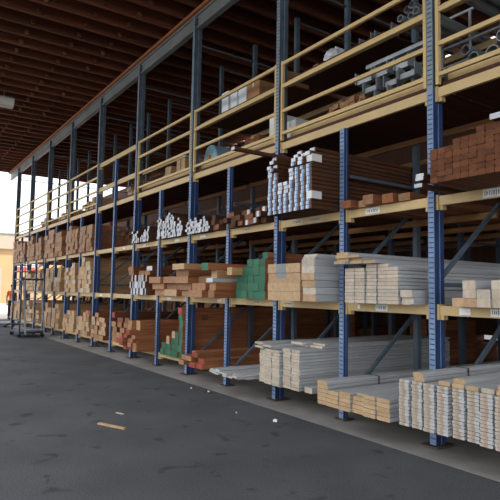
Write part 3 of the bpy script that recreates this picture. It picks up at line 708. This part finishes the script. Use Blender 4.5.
# ------------------------------------------------------------------ ceiling lamp
t = thing('ceiling_lamp', 'pale enclosed strip lamp hanging under the dark roof at the left', 'lamp', (-13.0, -2.85, 7.03), rz=math.pi / 2)
prof = [(-.20, .10), (-.22, .02), (-.16, -.09), (.0, -.13), (.16, -.09), (.22, .02), (.20, .10)]
MB().prism(prof, -.75, .75, ax='x').build('lamp_diffuser', LAMPG, t)
MB().box(-.75, .75, -.21, .21, .101, .14).build('lamp_housing', STEEL, t)
for sx in (-.5, .5): MB().tube([(sx, 0, .14), (sx, 0, .37)], .012, 8).build('hanger_rod', STEEL, t)

# ------------------------------------------------------------------ rolling platform ladder
t = thing('platform_ladder', 'dark rolling platform ladder standing at the far end of the rack front', 'ladder', (-15.75, -.82, 0))
W, D = .62, .36
for sx in (-1, 1):
    for sy in (-1, 1):
        MB().bar((sx * W, sy * D, .12), (sx * W * .98, sy * D, 2.42), .045, .045).build('leg', LADDER, t)
        w_ = MB().tube([(sx * W - .025, sy * D, .065), (sx * W + .025, sy * D, .065)], .065, 14).build('caster', RUBBER, t)
MB().box(-W, W, -D, D, 1.90, 1.95).build('platform', LADDER, t)
MB().box(-W - .05, W + .05, -D - .03, D + .03, .13, .20).build('base_frame', LADDER, t)
for z in (2.42, 2.2):
    for sy in (-1, 1): MB().bar((-W, sy * D, z), (W, sy * D, z), .035, .035).build('top_rail', LADDER, t)
    MB().bar((-W, -D, z), (-W, D, z), .035, .035).build('top_rail', LADDER, t)
for z in (.55, 1.15, 1.55):
    for sy in (-1, 1): MB().bar((-W, sy * D, z), (W, sy * D, z), .03, .03).build('cross_bar', LADDER, t)
for sy in (-.8, .8):
    MB().bar((W + .55, sy * D, .15), (W * .8, sy * D, 2.0), .05, .03).build('stringer', GALV, t)['label'] = 'pale sloping stringer'
for k in range(7):
    f = (k + .6) / 7.4
    MB().box(W + .55 - f * (.55 + W * .2) - .09, W + .55 - f * (.55 + W * .2) + .09, -.28, .28, .15 + f * 1.85 - .012, .15 + f * 1.85 + .012).build('step', GALV, t)
for sy in (-.82, .82):
    MB().tube([(W + .5, sy * D, .95), (W * .9, sy * D, 2.75), (W * .4, sy * D, 2.85)], .018, 8).build('handrail', LADDER, t)

# pallet truck by the far end
t = thing('pallet_truck', 'dark hand pallet truck parked on the asphalt at the far left', 'pallet truck', (-21.3, -1.0, 0), rz=.5)
for sy in (-.2, .2):
    MB().box(-.1, 1.15, sy - .08, sy + .08, .08, .14, b=.01).build('fork', LADDER, t)
    MB().tube([(1.0, sy - .04, .05), (1.0, sy + .04, .05)], .045, 12).build('roller', RUBBER, t)
MB().tube([(-.25, -.08, .10), (-.25, .08, .10)], .10, 16).build('steer_wheel', RUBBER, t)
MB().box(-.3, -.1, -.12, .12, .16, .42, b=.02).build('pump_body', LADDER, t)
MB().tube([(-.28, 0, .4), (-.75, 0, 1.05)], .02, 8).tube([(-.75, -.15, 1.05), (-.75, .15, 1.05)], .016, 8).build('tow_handle', LADDER, t)

# ------------------------------------------------------------------ far building and person
t = thing('warehouse_building', 'sunlit ochre building with taupe fascia standing beyond the left end', 'building', (-58, 10, 0))
MB().box(-5, 3, -14, 30, 0, 5.5).build('wall', STUCCO, t)
MB().box(-5.2, 3.35, -14.2, 30.2, 5.5, 7.0).build('fascia', FASCIAB, t)
MB().box(-5.3, 3.45, -14.3, 30.3, 7.0, 7.12).build('roof_edge', STEEL, t)
sg = MB().box(3.0, 3.08, -3.7, -1.5, 3.35, 4.1).build('wall_sign', CARTON, t)
MB().box(3.08, 3.10, -3.7, -1.5, 3.35, 3.74).build('sign_band', SIGNRED, sg)['label'] = 'red lower band of the white sign'
MB().box(3.0, 3.05, -8, -5, 0, 3.6).build('roller_door', FASCIAB, t)

def skin_body(name, joints, edges, rad, m, parent, sub=1):
    me = bpy.data.meshes.new(name); me.from_pydata(joints, edges, []); me.materials.append(m)
    o = link(name, me, parent)
    sk = o.modifiers.new('skin', 'SKIN')
    for i, v in enumerate(me.skin_vertices[0].data): v.radius = rad[i] if isinstance(rad[i], tuple) else (rad[i], rad[i]); v.use_root = (i == 0)
    s = o.modifiers.new('sub', 'SUBSURF'); s.levels = sub; s.render_levels = sub
    return o
me = bpy.data.meshes.new('person')
J = [(0, 0, .95), (0, 0, 1.12), (0, 0, 1.34), (0, 0, 1.46), (.01, 0, 1.54), (.02, 0, 1.62), (.015, 0, 1.74),
     (0, .17, 1.40), (.0, .23, 1.12), (.10, .22, .88), (.14, .215, .80),
     (0, -.17, 1.40), (-.02, -.24, 1.13), (.06, -.24, .89), (.10, -.235, .81),
     (0, .09, .90), (.03, .10, .50), (.0, .10, .09), (.14, .11, .04),
     (0, -.09, .90), (.0, -.10, .50), (-.06, -.10, .09), (.08, -.11, .04)]
Eg = [(0, 1), (1, 2), (2, 3), (3, 4), (4, 5), (5, 6), (2, 7), (7, 8), (8, 9), (9, 10), (2, 11), (11, 12), (12, 13), (13, 14),
      (0, 15), (15, 16), (16, 17), (17, 18), (0, 19), (19, 20), (20, 21), (21, 22)]
R_ = [(.14, .10), (.13, .10), (.15, .11), (.08, .08), .055, (.085, .075), (.07, .06), .06, .045, .035, .03, .06, .045, .035, .03, .085, .06, .045, .035, .085, .06, .045, .035]
person = skin_body('person', J, Eg, R_, SKIN, None, 2)
person.location = (-26.2, .62, .0)
tag(person, 'person in an orange vest and dark trousers standing beyond the far end', 'person')
skin_body('orange_vest', [(0, 0, .96), (0, 0, 1.12), (0, 0, 1.34), (0, 0, 1.47), (0, .17, 1.40), (0, .20, 1.26), (0, -.17, 1.40), (-.01, -.20, 1.26)],
          [(0, 1), (1, 2), (2, 3), (2, 4), (4, 5), (2, 6), (6, 7)], [(.165, .13), (.155, .13), (.175, .14), (.09, .09), .085, .07, .085, .07], ORANGE, person, 2)
skin_body('trousers', [(0, 0, .98), (0, .09, .90), (.03, .10, .50), (.0, .10, .11), (0, -.09, .90), (.0, -.10, .50), (-.06, -.10, .11)],
          [(0, 1), (1, 2), (2, 3), (0, 4), (4, 5), (5, 6)], [(.155, .115), .10, .078, .066, .10, .078, .066], TROUSER, person, 2)
hm = MB().ellip((.0, 0, 1.72), .092, .085, .075)
hm.build('hair', HAIR, person)
fm = MB()
for sy in (-.03, .03): fm.ellip((.095, sy, 1.665), .01, .013, .008, nu=8, nv=6)
fm.build('eyes', HAIR, person)
MB().ellip((.105, 0, 1.64), .016, .012, .02, nu=8, nv=6).build('nose', SKIN, person)
MB().ellip((.098, 0, 1.60), .006, .022, .006, nu=8, nv=6).build('mouth', SIGNRED, person)
for hx, hy, hz, s_ in ((.14, .215, .80, 1), (.10, -.235, .81, -1)):
    for k in range(4):
        skin_body('finger', [(hx + .005, hy + (k - 1.5) * .016, hz), (hx + .02, hy + (k - 1.5) * .018, hz - .05), (hx + .015, hy + (k - 1.5) * .017, hz - .085 - .008 * (k in (1, 2)))], [(0, 1), (1, 2)], [.009, .0085, .007], SKIN, person, 1)
    skin_body('thumb', [(hx + .01, hy - .01, hz + .02), (hx + .04, hy - .02, hz - .01), (hx + .045, hy - .02, hz - .045)], [(0, 1), (1, 2)], [.011, .01, .008], SKIN, person, 1)
for sy, sx in ((.10, .0), (-.10, -.06)):
    MB().prism([(sx - .07, .0), (sx + .19, .0), (sx + .19, .05), (sx + .08, .10), (sx - .07, .11)], sy - .05, sy + .05).build('shoe', BLACK, person)

# ------------------------------------------------------------------ litter on the asphalt
o = MB().prism([(-.0, 0), (.045, 0), (.045, .018), (0, .018)], -.22, .22, ax='y')
o = o.build('wood_offcut', T_END); o.location = (-2.56, -2.62, 0); o.rotation_euler.z = -1.15
tag(o, 'small tan wood offcut lying in the middle of the asphalt', 'offcut')
o = MB().prism([(0, 0), (.02, 0), (.02, .01), (0, .01)], -.07, .07).build('wood_splinter', P_END); o.location = (-3.15, -2.30, 0); o.rotation_euler.z = -1.2
tag(o, 'pale wood splinter lying behind the larger offcut on the asphalt', 'offcut')
for k, (x_, y_, s_, lab) in enumerate(((-1.73, -.80, .035, 'crumpled white paper scrap on the asphalt below the tall white stack'), (-3.89, -.52, .022, 'tiny white scrap at the slab edge below the grey layer'),
                                     (-4.3, -.62, .02, 'tiny white scrap on the asphalt near the second short post'), (-2.4, -.95, .014, 'tiny grey crumb on the asphalt left of the white paper scrap'))):
    m = MB(); m.ellip((0, 0, s_ * .5), s_, s_ * .7, s_ * .5, nu=9, nv=6); r = random.Random(k)
    m.v = [(a + r.uniform(-.25, .25) * s_, b_ + r.uniform(-.25, .25) * s_, max(0, c + r.uniform(-.2, .2) * s_)) for a, b_, c in m.v]
    o = m.build('paper_scrap', PAPER); o.location = (x_, y_, 0); tag(o, lab, 'scrap')

# ------------------------------------------------------------------ daylight
w = bpy.data.worlds.new('sky'); bpy.context.scene.world = w; w.use_nodes = True
bg = w.node_tree.nodes['Background']; bg.inputs['Color'].default_value = (.90, .95, 1.0, 1); bg.inputs['Strength'].default_value = 1.25
sl = bpy.data.lights.new('sun', 'SUN'); sl.energy = 4.0; sl.angle = .01; sl.color = (1, .93, .80)
so = link('sun', sl); so.rotation_euler = Vector((-.45, -.62, -.80)).to_track_quat('-Z', 'Y').to_euler()

# ------------------------------------------------------------------ camera
cam = bpy.data.cameras.new('camera'); cam.sensor_width = 36; cam.lens = 38.763; cam.clip_end = 300
co = link('camera', cam)
R = ((.5652049, .8247879, .0163825), (.0536422, -.0565618, .9969570), (-.8232047, .5626062, .0762124))
m = Matrix.Identity(4)
for i in range(3):
    m[i][0], m[i][1], m[i][2] = R[0][i], R[1][i], -R[2][i]
m.translation = (3.8295, -5.0279, 1.65)
co.matrix_world = m
sc = bpy.context.scene
sc.camera = co
sc.view_settings.view_transform = 'Standard'; sc.view_settings.look = 'None'; sc.view_settings.gamma = 1; sc.view_settings.use_curve_mapping = False
sc.view_settings.exposure = .7
